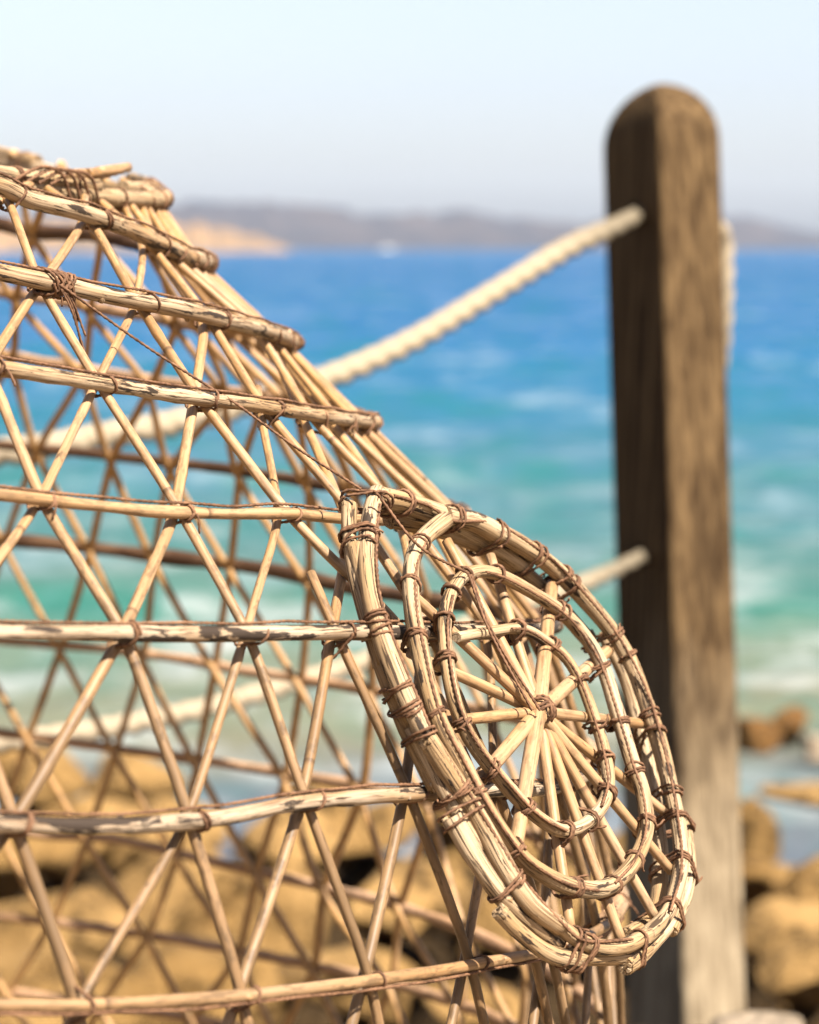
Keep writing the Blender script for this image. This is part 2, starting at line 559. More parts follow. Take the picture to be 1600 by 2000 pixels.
def build_boat():
    d = 900.0
    c = np.array([(756 - 800) / FPX * d, d, 0.0])
    root = empty('motor_boat', c)
    tag(root, 'small white motor boat on the far blue water below the hills', 'boat')
    G = Geo()
    L, Bm, H = 6.4, 2.2, 1.1
    secs = []
    for t in np.linspace(0, 1, 11):
        x = -L / 2 + L * t
        w = Bm / 2 * (1 - max(0, (t - .45) / .55) ** 2.2) * (0.9 + 0.1 * min(1, t * 4))
        kz = -0.3 + 0.75 * max(0, (t - .7) / .3) ** 2
        sh = H * (0.8 + 0.35 * t)
        secs.append([(x, -w, sh), (x, -w * .82, .35 + kz * .5), (x, 0, kz), (x, w * .82, .35 + kz * .5), (x, w, sh), (x, w * .85, sh + .03), (x, 0, sh + 0.06), (x, -w * .85, sh + .03)])
    V = np.array(secs).reshape(-1, 3) + c
    F = []
    for i in range(10):
        for j in range(8):
            F.append((i * 8 + j, i * 8 + (j + 1) % 8, (i + 1) * 8 + (j + 1) % 8, (i + 1) * 8 + j))
    F += [tuple(range(7, -1, -1)), tuple(range(80, 88))]
    G.add(V, F)
    white = mat_plain('boat_white', (0.45, 0.46, 0.47), 0.4, 0.1)
    G.build('hull', white, root, c)
    def hexa(name, x0, x1, w, z0, z1, rake, mat):
        G = Geo()
        V = np.array([(x0, -w, z0), (x1, -w, z0), (x1, w, z0), (x0, w, z0), (x0 + rake * .4, -w * .85, z1), (x1 - rake, -w * .85, z1), (x1 - rake, w * .85, z1), (x0 + rake * .4, w * .85, z1)]) + c
        G.add(V, [(3, 2, 1, 0), (4, 5, 6, 7), (0, 1, 5, 4), (1, 2, 6, 5), (2, 3, 7, 6), (3, 0, 4, 7)])
        return G.build(name, mat, root, c, smooth=False)
    hexa('cabin', -1.4, 1.5, .85, 1.05, 2.2, .7, white)
    hexa('window_band', -1.25, 1.43, .87, 1.5, 1.95, .6, mat_plain('boat_glass', (0.05, 0.07, 0.09), 0.1, 0.5))
    hexa('outboard_motor', -3.6, -3.15, .2, 0.4, 1.5, .1, mat_plain('boat_dark', (0.08, 0.08, 0.09), 0.4))
build_boat()

# ------------------------------------------------------------------ shore ground and rocks
BASE_H = None
def fbm(X, Y, seed, s0=1.0, oct=5):
    g = np.random.default_rng(seed)
    Z = np.zeros_like(X)
    a = 1.0
    for k in range(oct):
        for _ in range(4):
            th = g.uniform(0, 6.28)
            q = s0 * 1.9 ** k * g.uniform(.8, 1.2)
            Z += a / 4 * np.sin(q * (X * math.cos(th) + Y * math.sin(th)) + g.uniform(0, 6.28) + 0.8 * np.sin(q * .6 * Y + k))
        a *= 0.52
    return Z

# ------------------------------------------------------------------ the fish trap's measured skeleton (camera frame, unscaled)
CX = np.array([-0.4445, -0.0346, 1.1])
A0 = norm([-0.1142, 1.0, 0.0164])
E0 = norm(-CX - A0 * (-CX @ A0))
U0 = np.cross(E0, A0)
U0 = U0 if U0[0] > 0 else -U0
HR = [0.3493, 0.3988, 0.4368, 0.4731, 0.5109, 0.5334, 0.5539, 0.5706, 0.5841, 0.594, 0.600]
HS = [-0.174, -0.1173, -0.0769, -0.0149, 0.0424, 0.106, 0.1513, 0.2364, 0.2926, 0.345, 0.395]
TA = [-0.1312, -0.054, -0.0341, 0.0128, 0.0271, 0.0344, -0.0044, 0.0251, 0.0477, 0.05, 0.05]
TB = [-0.0909, -0.0559, -0.0452, -0.0122, 0.0259, 0.0421, 0.0453, 0.0266, 0.0658, 0.07, 0.075]
OX = [-0.0055, -0.0146, -0.0114, -0.001, 0.0068, 0.012, 0.0082, 0.0039, -0.0009, -0.003, -0.004]
# crookedness of each stick: (degrees, millimetres along the axis)
WOB = {
 1: [(33.8, -.9), (36.3, .8), (40.9, -.5), (45, -.9), (48.2, -.6), (53, 1.2), (59.8, 2), (101.7, -4.1), (110, -3.6), (119.6, 3.9)],
 2: [(28.5, -.2), (34.8, .1), (44.3, -.6), (59.5, .3), (65.3, 1.5), (105.7, -.6), (115.4, -.7), (127, 0)],
 3: [(24.7, -.4), (34.1, .1), (41.7, -.5), (52.8, .3), (62.5, .4), (103, -1.1), (114.7, .9)],
 4: [(20.2, -1), (22.4, -.3), (25, .4), (27.3, 1), (29.8, .8), (32, .5), (36.7, -.9), (41, .3), (100.6, .1), (112.9, -1.3), (130.3, .4), (135.6, 1.4)],
 5: [(17.2, .9), (20, .7), (24.3, -.1), (31.3, -.7), (34.4, -1.3), (37.7, -1), (95.3, 5.7), (106.6, 3.8), (111.2, .7), (115.7, -.7), (127.6, -2), (135.9, -2.9)],
 6: [(16, -.1), (18.6, 1.4), (20.8, 1.9), (22.8, 1.5), (24.7, .8), (27.2, -1.7), (29.3, -2.9), (31.9, -2.9), (35.1, -2.2), (41.5, -.1), (48.3, 3.9), (60, 3), (106.6, 3.4), (117.8, 2), (122.1, -.2), (128.5, -2.5), (137, -2)],
 7: [(15.8, -.9), (18.2, .2), (24.3, .4), (31.4, -.5), (38.8, -.6), (44, .8), (51.5, .6), (107.2, -2.3), (119.6, -.2), (132.3, 1.9)],
 8: [(103, -.8), (114.3, 1.1), (119.6, 1.3), (129.7, -2.4), (135.5, 2.5)],
 9: [(103.2, -1.1), (114.3, 1.2), (130, .1)]}
SIL = {1: 73.5, 2: 71, 3: 69, 4: 66.5, 5: 64.5, 6: 63.5, 7: 62.5, 8: 62.5, 9: 62.5, 10: 62, 11: 62}
RIM_O = np.array([-0.366, -0.199, 1.125])
RIM_N = norm([-0.198, 1.0, 0.155])
RIM_R = 0.25
NRIB = 50
RR = 0.00182                                     # reed radius
HRAD = {1: .0033, 2: .0031, 3: .0026, 4: .0020, 5: .0026, 6: .0026, 7: .0020, 8: .0024, 9: .0024, 10: .0026, 11: .0030}

def hoop_frame(h):
    if h == 0:
        A = RIM_N
        e = norm(E0 - A * (E0 @ A))
        u = np.cross(e, A)
        u = u if u[0] > 0 else -u
        return RIM_O, A, e, u, RIM_R
    i = h - 1
    A = norm(A0 + TA[i] * U0 + TB[i] * E0)
    e = norm(E0 - A * (E0 @ A))
    u = np.cross(e, A)
    u = u if u[0] > 0 else -u
    return CX + A0 * HS[i] + U0 * OX[i], A, e, u, HR[i]

def hoop_pt(h, deg, dr=0.0, da=0.0):
    """point on hoop h at angle deg (0 faces the camera, positive to the right), dr outward, da down the axis"""
    O, A, e, u, r = hoop_frame(h)
    deg = np.atleast_1d(np.asarray(deg, float))
    p = np.radians(deg)
    out = np.sin(p)[:, None] * u + np.cos(p)[:, None] * e
    w = np.zeros(len(p))
    if h in WOB:
        k = WOB[h]
        x = [k[0][0] - 25] + [a for a, _ in k] + [k[-1][0] + 30]
        y = [0] + [b for _, b in k] + [0]
        w = np.interp(np.mod(deg + 90, 360) - 90, x, y) * 0.001
    return O + out * (r + dr) + A * (w + da)[:, None], out, A

# crossing tables: index of the crossing -> angle; measured where the photograph shows them
KN = {
 1: [(-1, 35.5), (0, 44.5), (1, 53.9), (13, 96), (14, 107), (15, 118), (16, 127)],
 2: [(-.5, 32.1), (.5, 40.6), (1.5, 48.8), (2.5, 58.6), (13.5, 103.4), (14.5, 116.3), (15.5, 125.7)],
 3: [(-1, 24.3), (0, 30.8), (1, 38.3), (2, 44.7), (3, 50.4), (13, 104.6), (14, 114.6), (15, 122.5), (16, 130)],
 4: [(-.5, 22.5), (.5, 29.9), (1.5, 37.1), (11.5, 102.2), (12.5, 111), (13.5, 118.6), (14.5, 124.6), (15.5, 131.8)],
 5: [(0, 22.6), (1, 28.8), (2, 33.9), (12, 108.6), (13, 116.9), (14, 124.3), (15, 130.1), (16, 137.7)],
 6: [(-.5, 16.8), (.5, 23.7), (1.5, 29.3), (2.5, 35.5), (12.5, 112.1), (13.5, 120.4), (14.5, 126.9), (15.5, 134.1)],
 7: [(0, 18.8), (1, 25.3), (2, 31.5), (3, 38.2), (13, 114.2), (14, 122.5), (15, 129.5), (16, 136.8)],
 8: [(-.5, 14.5), (.5, 21.4), (2.5, 34.2), (12.5, 110.9), (13.5, 117.1), (14.5, 124.1), (15.5, 131.6)],
 9: [(0, 17.2), (1, 23.8), (3, 37.0), (13, 111.5), (14, 118.5), (15, 126.2), (16, 134.2)],
 10: [(0, 20.5), (2, 34), (13, 111), (15.5, 130)],
 11: [(0, 20), (2, 33.8), (13, 110.5), (15.5, 129)],
 0: [(-1, 34.5), (0, 43.5), (1, 52.5), (2, 60.5), (3, 66), (13, 97), (14, 107), (15, 117), (16, 126)]}
def phi(h, k):
    kn = sorted(KN[h])
    ks = [a for a, _ in kn]
    ps = [b for _, b in kn]
    ks = [a - NRIB for a in ks] + ks + [a + NRIB for a in ks]
    ps = [b - 360 for b in ps] + ps + [b + 360 for b in ps]
    return float(np.interp(k, ks, ps))

def TW(P):
    return W(np.asarray(P, float) * SC)

trap_base = TW(CX + A0 * 0.40)
trap = empty('fish_trap', trap_base)
tag(trap, 'large bell-shaped fish trap of lashed reeds and twig hoops with a round side door', 'fish trap')

def part(G, name, mat, parent=None, label=None):
    """tubes were given in the trap's own camera-frame units: they are already in world units here"""
    o = G.build(name, mat, parent if parent is not None else trap, trap_base)
    if label:
        o['label'] = label
    return o

# ---- hoops: a front stick and a back stick with overlapping, cut ends
CRF = 0.00051                                     # twine radius
for h in range(1, 12):
    r0 = HRAD[h]
    sil = SIL[h]
    # front stick
    dg = np.arange(-70, sil + {1: 1.0, 2: 1.0, 3: 1.0}.get(h, 4), 0.5)
    P, out, A = hoop_pt(h, dg)
    P = spline(TW(P), 0.006)
    n = len(P)
    t = np.linspace(0, 1, n)
    rad = r0 * SC * np.interp(t, [0, .5, .85, 1], [0.9, 0.98, 1.06, 1.12])
    G = Geo()
    G.tube(P, rad, 14, rough=0.10, seed=100 + h, wear={7: .55, 4: .12}.get(h, 0))
    PATHS.append((P, rad))
    # knots and thorn stubs
    g = np.random.default_rng(40 + h)
    T, N, B = frames(P)
    for q in np.arange(0.3, 1.0, 0.045) + g.uniform(-.015, .015, len(np.arange(0.3, 1.0, 0.045))):
        if h in (4, 7) and g.random() < .6:
            continue
        i = int(min(q, .985) * n)
        a = g.uniform(0, 6.28)
        dirn = norm(math.cos(a) * N[i] + math.sin(a) * B[i] + 0.5 * T[i])
        L = r0 * SC * g.uniform(1.15, 1.7)
        G.tube(np.array([P[i] + dirn * L * f for f in (0.2, 0.6, 0.9, 1.0)]), np.array([.75, .6, .35, .1]) * r0 * SC, 6, rough=.1)
    part(G, 'hoop', REED if h in (4, 7) else TWIGD if h in (5, 6) else TWIG)
    # back stick
    dg = np.arange(sil - 7, 300, 0.5)
    P, out, A = hoop_pt(h, dg, dr=-0.0028 * np.ones(1)[0])
    P = spline(TW(P), 0.008)
    G = Geo()
    rb = {1: .0042, 4: .0034, 5: .0046}.get(h, .0034)
    G.tube(P, rb * SC, 10, rough=0.12, seed=200 + h)
    PATHS.append((P, np.full(len(P), rb * SC)))
    part(G, 'hoop', TWIGB if h in (1, 4, 5) else TWIGR)

# ---- reeds: two families that cross under every hoop
def reed_path(k0, sgn, h0=0.0, h1=11.0, top_over=0.0, shift=None):
    """reed that crosses hoop h at index k0 + sgn*h/2"""
    pts = []
    wr = []
    for h in range(0, 12):
        k = k0 + sgn * 0.5 * h
        if shift and h >= shift[0]:
            k += shift[1]
        rh = HRAD.get(h, .0045)
        dr = -(rh + RR * (0.9 if sgn > 0 else 2.5))
        if h == 0:
            dr = -0.004
        P, _, _ = hoop_pt(h, phi(h, k), dr=dr, da=0.36 * abs(dr) if 0 < h < 8 else 0.2 * abs(dr))
        pts.append(P[0])
        wr.append(np.clip((h - 3.8) / 2.0, 0, 1))
    pts = np.array(pts)
    D = []
    Wr = []
    lo = int(math.floor(h0))
    for h in range(11):
        for t in np.linspace(0, 1, 10, endpoint=False):
            if h + t < h0 - 1e-6 or h + t > h1:
                continue
            D.append(pts[h] * (1 - t) + pts[h + 1] * t)
            Wr.append(wr[h] * (1 - t) + wr[h + 1] * t)
    if h1 >= 11:
        D.append(pts[-1])
        Wr.append(wr[-1])
        ext = norm(pts[-1] - pts[-2])
        D.append(pts[-1] + ext * 0.014)
        Wr.append(1)
    D = np.array(D)
    for _ in range(5):
        D[1:-1] = 0.25 * D[:-2] + 0.5 * D[1:-1] + 0.25 * D[2:]
    return D, np.array(Wr)

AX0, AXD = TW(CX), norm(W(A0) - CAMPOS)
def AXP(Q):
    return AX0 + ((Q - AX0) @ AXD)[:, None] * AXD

def add_reed(D, Wr, rscale):
    G = Geo()
    P = TW(D)
    far = np.clip((D[:, 2] - 1.15) / 0.25, 0, 1)
    Wr = Wr * (1 - 0.75 * far)
    rad = RR * SC * rscale * np.linspace(0.94, 1.08, len(P)) * (1 + 0.38 * far)
    # leaf nodes: slight swellings and slight kinks along the reed
    sl = np.r_[0, np.cumsum(np.linalg.norm(np.diff(P, axis=0), axis=1))]
    Q = spline(P, 0.006)
    sq = np.r_[0, np.cumsum(np.linalg.norm(np.diff(Q, axis=0), axis=1))]
    o0 = RNG.uniform(0, .3)
    nd = np.abs(((sq + o0) / 0.21 + 0.5) % 1.0 - 0.5) * 0.21
    bend = np.c_[np.sin(sq * 21 + o0 * 40), np.cos(sq * 17 + o0 * 90), np.sin(sq * 25 + o0 * 60)] * 0.00055
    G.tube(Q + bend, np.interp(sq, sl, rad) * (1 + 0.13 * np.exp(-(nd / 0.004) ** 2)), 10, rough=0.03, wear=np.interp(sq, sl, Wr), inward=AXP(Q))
    PATHS.append((P, rad))
    return part(G, 'reed', REED)

g_r = np.random.default_rng(21)
for k in range(NRIB):
    for sgn in (1, -1):
        h0 = 0.0
        sh = None
        if sgn < 0 and k == 3:
            h0 = 2.62                                # the stub that ends just above the third hoop
        if sgn > 0 and k == NRIB - 0.5:
            pass
        kk = k + (0.0 if sgn > 0 else 0.0)
        # half-step parity: hoop 1 carries whole indices
        kk = k - 0.5 if sgn > 0 else k + 0.5
        if sgn < 0 and k == 3:
            h0 = 2.62
        if sgn > 0 and abs(kk + 0.5 * 4 - 1.5) < 0.01:
            sh = (5, 0.75)
        if sgn > 0 and abs(kk - NRIB + 0.5 * 4 - 1.5) < 0.01:
            sh = (5, 0.75)
        D, Wr = reed_path(kk, sgn, h0=h0, shift=sh)
        add_reed(D, Wr, g_r.uniform(0.88, 1.12))
# the loose extra cane that starts between the fourth and fifth hoop beside the door
D, Wr = reed_path(-0.5, 1, h0=4.42)
add_reed(D, Wr, 1.0)

# ---- lashings
def loop_points(c, t, n, an, av, turns, pitch, tilt, ph=0.0, seg=22):
    t, n = norm(t), norm(n)
    n = norm(n - t * (n @ t))
    v = np.cross(t, n)
    a = np.linspace(0, 2 * math.pi * turns, int(seg * turns) + 1) + ph
    ca, sa = np.cos(a), np.sin(a)
    ex = 0.75
    fx = np.sign(ca) * np.abs(ca) ** ex
    fy = np.sign(sa) * np.abs(sa) ** ex
    b = (a - ph) / (2 * math.pi) - turns / 2
    return c + fx[:, None] * an * n + fy[:, None] * av * v + (pitch * b + tilt * sa)[:, None] * t

def hull2(p):
    p = p[np.lexsort((p[:, 1], p[:, 0]))]
    def half(q):
        o = []
        for a in q:
            while len(o) > 1 and (o[-1][0] - o[-2][0]) * (a[1] - o[-2][1]) - (o[-1][1] - o[-2][1]) * (a[0] - o[-2][0]) <= 0:
                o.pop()
            o.append(a)
        return o
    return np.array(half(p)[:-1] + half(p[::-1])[:-1])

def wrap(paths, c, t, n, reach, turns, pitch, tilt, g, cr, lim=9):
    """tight turns of twine round every cane that passes near c, in the plane across t (world units)"""
    t = norm(t)
    n = norm(n - t * (n @ t))
    v = np.cross(t, n)
    pts = []
    a = np.linspace(0, 2 * math.pi, 16, endpoint=False)
    found = []
    for P, R in paths:
        d = P - c
        if np.min(np.abs(d).max(1)) > reach * 2:
            continue
        i = int(np.argmin(np.abs(d @ t) + 0.6 * np.linalg.norm(d, axis=1)))
        q = np.array([d[i] @ n, d[i] @ v])
        if abs(d[i] @ t) < 0.006 and np.hypot(*q) < reach:
            found.append((np.hypot(*q), q, R[i]))
    found.sort(key=lambda f: f[0])
    for _, q, R in found[:lim]:
        pts.append(q + (R + cr * 0.75) * np.c_[np.cos(a), np.sin(a)])
    if not pts:
        return None
    H = hull2(np.vstack(pts))
    H = np.vstack([H, H[:1]])
    s = np.r_[0, np.cumsum(np.hypot(*np.diff(H, axis=0).T))]
    m = 26
    q = np.linspace(0, s[-1], m, endpoint=False)
    L2 = np.c_[np.interp(q, s, H[:, 0]), np.interp(q, s, H[:, 1])]
    k = int(g.integers(m))
    L2 = np.roll(L2, k, 0)
    N = int(m * turns)
    ang = np.arange(N) / m
    jit = np.interp(ang, np.linspace(0, turns, int(turns * 4) + 2), g.uniform(-1, 1, int(turns * 4) + 2)) * cr * 0.7
    b = pitch * (ang - turns / 2) + tilt * np.sin(2 * math.pi * ang + g.uniform(-.6, .6)) + jit
    idx = np.arange(N) % m
    lift = 1 + 0.05 * np.floor(ang)[:, None]
    return c + (L2[idx, 0:1] * n + L2[idx, 1:2] * v) * lift + b[:, None] * t

def twine(G, P, r=CRF * SC, fine=True):
    """two-ply twisted cord"""
    P = spline(P, 0.0011 if fine else 0.004)
    if fine:
        G.tube(P, r, 8, twist=0.0062, lobe=0.30)
    else:
        G.tube(P, r, 6)

def hoop_lashing(G, h, deg, g, fine):
    rh = HRAD[h]
    P, out, A = hoop_pt(h, [deg - 0.4, deg, deg + 0.4])
    Pw = TW(P)
    t = norm(Pw[2] - Pw[0])
    n = norm(W(out[1]) - CAMPOS)
    c = Pw[1] - n * 1.5 * RR * SC
    cr = CRF * SC
    sg = 1 if g.random() < .75 else -1
    for rep_ in range(int(g.choice([1, 1, 2]))):
        L = wrap(PATHS, c, t + 0.35 * sg * (1 if rep_ == 0 else -1) * np.cross(t, n), n, 0.0125, g.choice([1.1, 1.2, 1.7]) if rep_ == 0 else 1.05, cr * 2.0, cr * g.uniform(.5, 2.2), g, cr, 4)
        if L is not None:
            twine(G, L, cr * g.uniform(.95, 1.15), fine)
    if G.n == 0:
        L = loop_points(P[1] - out[1] * 1.6 * RR, P[2] - P[0], out[1], rh + 1.7 * RR + .0006, max(rh, RR * 1.3) + .0007, 2.2, .0018, .002)
        twine(G, TW(L), cr, fine)
    if fine and g.random() < .3:                    # loose tail
        p0 = P[1] + out[1] * (rh + .0003) + norm(P[2] - P[0]) * .001
        dn = norm(A + g.normal(size=3) * .5)
        L = np.array([p0, p0 + dn * .003 + out[1] * .0009, p0 + dn * g.uniform(.004, .008) + out[1] * .0008])
        twine(G, TW(L), cr * .75, fine)

g_l = np.random.default_rng(5)
rest = Geo()
for h in range(1, 12):
    for k in range(NRIB):
        kk = k if h % 2 else k + 0.5
        d = phi(h, kk) % 360
        if d > 300:
            d -= 360
        front = 12 < d < SIL[h] + 2 and h <= 7
        back = SIL[h] + 2 <= d < 142 and h <= 10
        if front or back:
            G = Geo()
            hoop_lashing(G, h, d, g_l, front)
            part(G, 'lashing', TWINE)
        else:
            hoop_lashing(rest, h, d, g_l, False)
o = part(rest, 'lashings', TWINE)
o['kind'] = 'stuff'

# ---- running cords along the hoops
for h in range(1, 8):
    r = HRAD[h]
    dg = np.arange(2, SIL[h] - (1 if h <= 3 else 4), 0.7)
    g = np.random.default_rng(60 + h)
    up = -1.0 if h != 7 else 0.75
    wob = np.interp(dg, np.arange(0, 90, 2.5), g.uniform(0, 1, 36)) * 0.0011
    P, out, A = hoop_pt(h, dg)
    off = A * (up * (r + CRF)) + out * (0.25 if up < 0 else 0.75) * r
    P = P + off + A * (up * wob)[:, None]
    G = Geo()
    twine(G, TW(P), CRF * SC * 1.0)
    part(G, 'running_cord', TWINE)

# ------------------------------------------------------------------ the round door on the trap's side
TH, PS = math.radians(62), math.radians(31.5)
DN = np.array([math.sin(TH) * math.cos(PS), -math.sin(TH) * math.sin(PS), -math.cos(TH)])
DP = np.array([-0.0175, 0.0419, 0.812])
def dpt(px, off=0.0):
    px = np.atleast_2d(np.asarray(px, float))
    d = np.c_[(px - [800, 1000]) / FPX, np.ones(len(px))]
    t = ((DP + DN * off) @ DN) / (d @ DN)
    return d * t[:, None]

DPATHS = []
def door_cane(name, pts, off, r, parent, mat=CANE, r1=None, rough=0.09, sides=14):
    P = spline(TW(dpt(pts, off)), 0.004)
    G = Geo()
    G.tube(P, np.linspace(r, r1 if r1 else r, len(P)) * SC * .94, sides, rough=rough * 1.25)
    DPATHS.append((P, np.linspace(r, r1 if r1 else r, len(P)) * SC))
    # rough fibre at the cut ends
    T, N, B = frames(P)
    for i, s in ((0, -1), (-1, 1)):
        for q in range(5):
            a = RNG.uniform(0, 6.28)
            b = P[i] + (math.cos(a) * N[i] + math.sin(a) * B[i]) * r * SC * .6
            G.tube(np.array([b - s * T[i] * .003, b + s * T[i] * RNG.uniform(.0004, .002)]), np.array([r * .45, r * .28]) * SC, 5)
    return part(G, name, mat, parent)

door = door_cane('side_door', [(735, 962), (722, 1010), (716, 1090), (728, 1180), (762, 1290), (800, 1380), (838, 1455)], 0, .0036, trap, r1=.0034)
door['label'] = 'round door panel of thick bound canes with spokes and a spiral cane'
RIMC = [
 ([(832, 1440), (870, 1500), (930, 1590), (985, 1690), (1035, 1765), (1092, 1810)], .0005, .0037, .0035),
 ([(1080, 1798), (1140, 1842), (1210, 1850), (1266, 1826)], .0005, .0032, .0030),
 ([(1252, 1838), (1300, 1790), (1325, 1720), (1330, 1650), (1315, 1560), (1290, 1460), (1262, 1372)], 0.0, .0030, .0036),
 ([(1278, 1425), (1240, 1312), (1200, 1240), (1150, 1178), (1080, 1108), (1010, 1060), (950, 1028)], .0005, .0034, .0040),
 ([(980, 1048), (925, 1018), (866, 1008)], .001, .0040, .0044),
 ([(878, 1012), (800, 985), (740, 972)], .000, .0044, .0042),
 ([(682, 985), (684, 1060), (700, 1150), (735, 1270), (775, 1370), (815, 1440)], -.006, .0030, .0028),
 ([(694, 1066), (712, 1150), (738, 1240), (752, 1295)], -.0035, .0034, .0026),
 ([(742, 1230), (757, 1290), (788, 1368), (808, 1408)], -.0035, .0032, .0028),
 ([(740, 1290), (770, 1370), (800, 1440), (850, 1540)], -.008, .0030, .0030),
 ([(806, 1418), (848, 1500), (890, 1580), (940, 1660)], -.004, .0031, .0033),
 ([(882, 1596), (925, 1672), (975, 1745), (1035, 1803), (1090, 1845)], -.0045, .0042, .0030),
 ([(974, 1778), (1012, 1818), (1070, 1862), (1125, 1876)], -.005, .0030, .0034),
 ([(1112, 1868), (1165, 1874), (1228, 1868)], -.004, .0032, .0030),
 ([(1222, 1888), (1262, 1856), (1312, 1800)], -.004, .0030, .0034),
 ([(1180, 1238), (1225, 1330), (1255, 1430), (1275, 1530), (1288, 1640), (1290, 1720), (1278, 1790), (1225, 1828)], -.012, .0034, .0036),
 ([(1340, 1610), (1346, 1690), (1338, 1760), (1312, 1820)], -.003, .0026, .0028),
 ([(762, 1012), (850, 1032), (930, 1062), (1000, 1102), (1080, 1172), (1150, 1250)], -.010, .0040, .0036),
 ([(745, 985), (800, 1000), (880, 1022), (960, 1062), (1030, 1110)], -.006, .0036, .0034)]
for pts, off, r, r1 in RIMC:
    door_cane('rim_cane', pts, off, r, door, r1=r1)

SPIRAL = [(868, 1016), (822, 1058), (803, 1110), (804, 1180), (818, 1260), (850, 1390), (895, 1480), (950, 1580), (1010, 1665), (1060, 1706), (1110, 1730),
          (1160, 1739), (1202, 1725), (1240, 1680), (1262, 1620), (1256, 1550), (1236, 1490), (1212, 1410), (1175, 1300), (1132, 1230), (1085, 1185), (1000, 1135),
          (950, 1117), (908, 1124), (878, 1165), (868, 1220), (872, 1290), (888, 1370), (918, 1440), (960, 1500), (1020, 1570), (1060, 1605), (1100, 1625),
          (1142, 1612), (1176, 1575), (1188, 1530), (1180, 1470), (1163, 1410), (1136, 1335), (1106, 1285), (1070, 1255), (1032, 1232), (1000, 1228), (950, 1235), (892, 1245)]
P = spline(TW(dpt(SPIRAL, .003)), .004)
G = Geo()
tt = np.linspace(0, 1, len(P))
G.tube(P, np.interp(tt, [0, .06, .3, .42, .55, .62, .8, 1], [.0034, .0032, .0031, .0030, .0024, .0027, .0025, .0019]) * SC, 14, rough=.09)
part(G, 'spiral_cane', CANE, door)
SPATHS = [(P, np.full(len(P), .0029 * SC))]

HUB = (1052, 1390)
SPOKES = [(1078, 1142), (1188, 1270), (1264, 1415), (1298, 1586), (1312, 1702), (1283, 1797), (1215, 1840), (1115, 1815), (988, 1765), (932, 1530), (842, 1412),
          (800, 1275), (792, 1150), (872, 1055), (958, 1085)]
for i, e in enumerate(SPOKES):
    z = (i % 4) * .0012
    over = np.array(HUB) + (np.array(HUB) - np.array(e)) * (0.07 if i % 2 else 0.02)
    a, b, c = dpt(over, .0035 - z)[0], dpt((np.array(HUB) * .5 + np.array(e) * .5), .0008 - z * .6)[0], dpt(e, -.004)[0]
    P = spline(TW(np.array([a, b, c])), .006)
    G = Geo()
    fat = 1.12 if i in (0, 1, 8, 9) else 0.84
    G.tube(P, np.linspace(.0027, .0023, len(P)) * SC * fat, 12, rough=.03)
    SPATHS.append((P, np.linspace(.0027, .0023, len(P)) * SC * fat))
    part(G, 'spoke', REED, door)

def door_lashing(px, nxt, off, paths, reach, g, lim=7, turns=(1.1, 1.5, 2.0)):
    """wraps round the canes that run through px towards nxt"""
    c = TW(dpt(px, off))[0]
    t = norm(TW(dpt(nxt, off))[0] - c)
    n = norm(W(DN) - CAMPOS)
    G = Geo()
    cr = CRF * SC
    L = wrap(paths, c, t, n, reach, g.choice(turns), cr * 2.1, cr * g.uniform(-2.5, 2.5), g, cr, lim)
    if L is None:
        return
    twine(G, L, cr * g.uniform(.95, 1.15))
    L = wrap(paths, c + t * g.uniform(-.003, .003), t + .3 * g.normal(size=3) * .5, n, reach, 1.15, cr * 2, cr * g.uniform(-3, 3), g, cr * 1.6, lim)
    if L is not None:
        twine(G, L, cr)
    if g.random() < .4:
        p0 = L[len(L) // 2] if L is not None else c
        dd = norm(g.normal(size=3) + n * .6)
        twine(G, np.array([p0, p0 + dd * .003, p0 + dd * .005 + t * .002]), cr * .75)
    part(G, 'lashing', TWINE, door)

g_d = np.random.default_rng(77)
RL = [((730, 990), (722, 1030)), ((716, 1050), (716, 1080)), ((717, 1076), (718, 1110)), ((733, 1212), (745, 1250)), ((742, 1240), (755, 1275)), ((778, 1350), (795, 1385)),
      ((795, 1380), (815, 1415)), ((830, 1430), (850, 1470)), ((888, 1550), (910, 1585)), ((915, 1592), (935, 1625)), ((1000, 1722), (1020, 1750)), ((1132, 1838), (1160, 1846)),
      ((1108, 1832), (1135, 1845)), ((1238, 1848), (1260, 1840)), ((1310, 1782), (1320, 1755)), ((1325, 1690), (1328, 1660)), ((1322, 1600), (1315, 1570)), ((1312, 1556), (1305, 1530)),
      ((1287, 1442), (1280, 1415)), ((1278, 1408), (1268, 1380)), ((1220, 1288), (1208, 1262)), ((1196, 1240), (1180, 1215)), ((1105, 1145), (1085, 1125)), ((1088, 1120), (1070, 1105)),
      ((1032, 1082), (1010, 1068)), ((962, 1038), (945, 1030)), ((868, 1006), (845, 1000)), ((775, 982), (755, 978))]
for p, q in RL:
    door_lashing(p, q, -.002, DPATHS, .0165, g_d)
SL = [0, 2, 3, 4]
SLP = [(815, 1068), (803, 1145), (815, 1245), (853, 1400), (930, 1545), (1010, 1665), (1115, 1732), (1192, 1730), (1237, 1685), (1260, 1610), (1242, 1510), (1214, 1415), (1175, 1300),
       (1088, 1187), (968, 1124), (905, 1128), (880, 1160), (868, 1212), (873, 1292), (904, 1410), (960, 1500), (1025, 1575), (1102, 1625), (1152, 1603), (1184, 1550), (1183, 1482),
       (1165, 1415), (1132, 1330), (1070, 1255), (1008, 1228)]
SPA = np.array(SPIRAL, float)
for p in SLP:
    i = int(np.argmin(np.hypot(*(SPA - p).T)))
    j = min(i + 1, len(SPA) - 1)
    q = np.array(p) + (SPA[j] - SPA[max(j - 2, 0)]) * .2
    door_lashing(p, tuple(q), .0022, SPATHS, .0095, g_d, 2, (1.1, 1.3, 1.8))
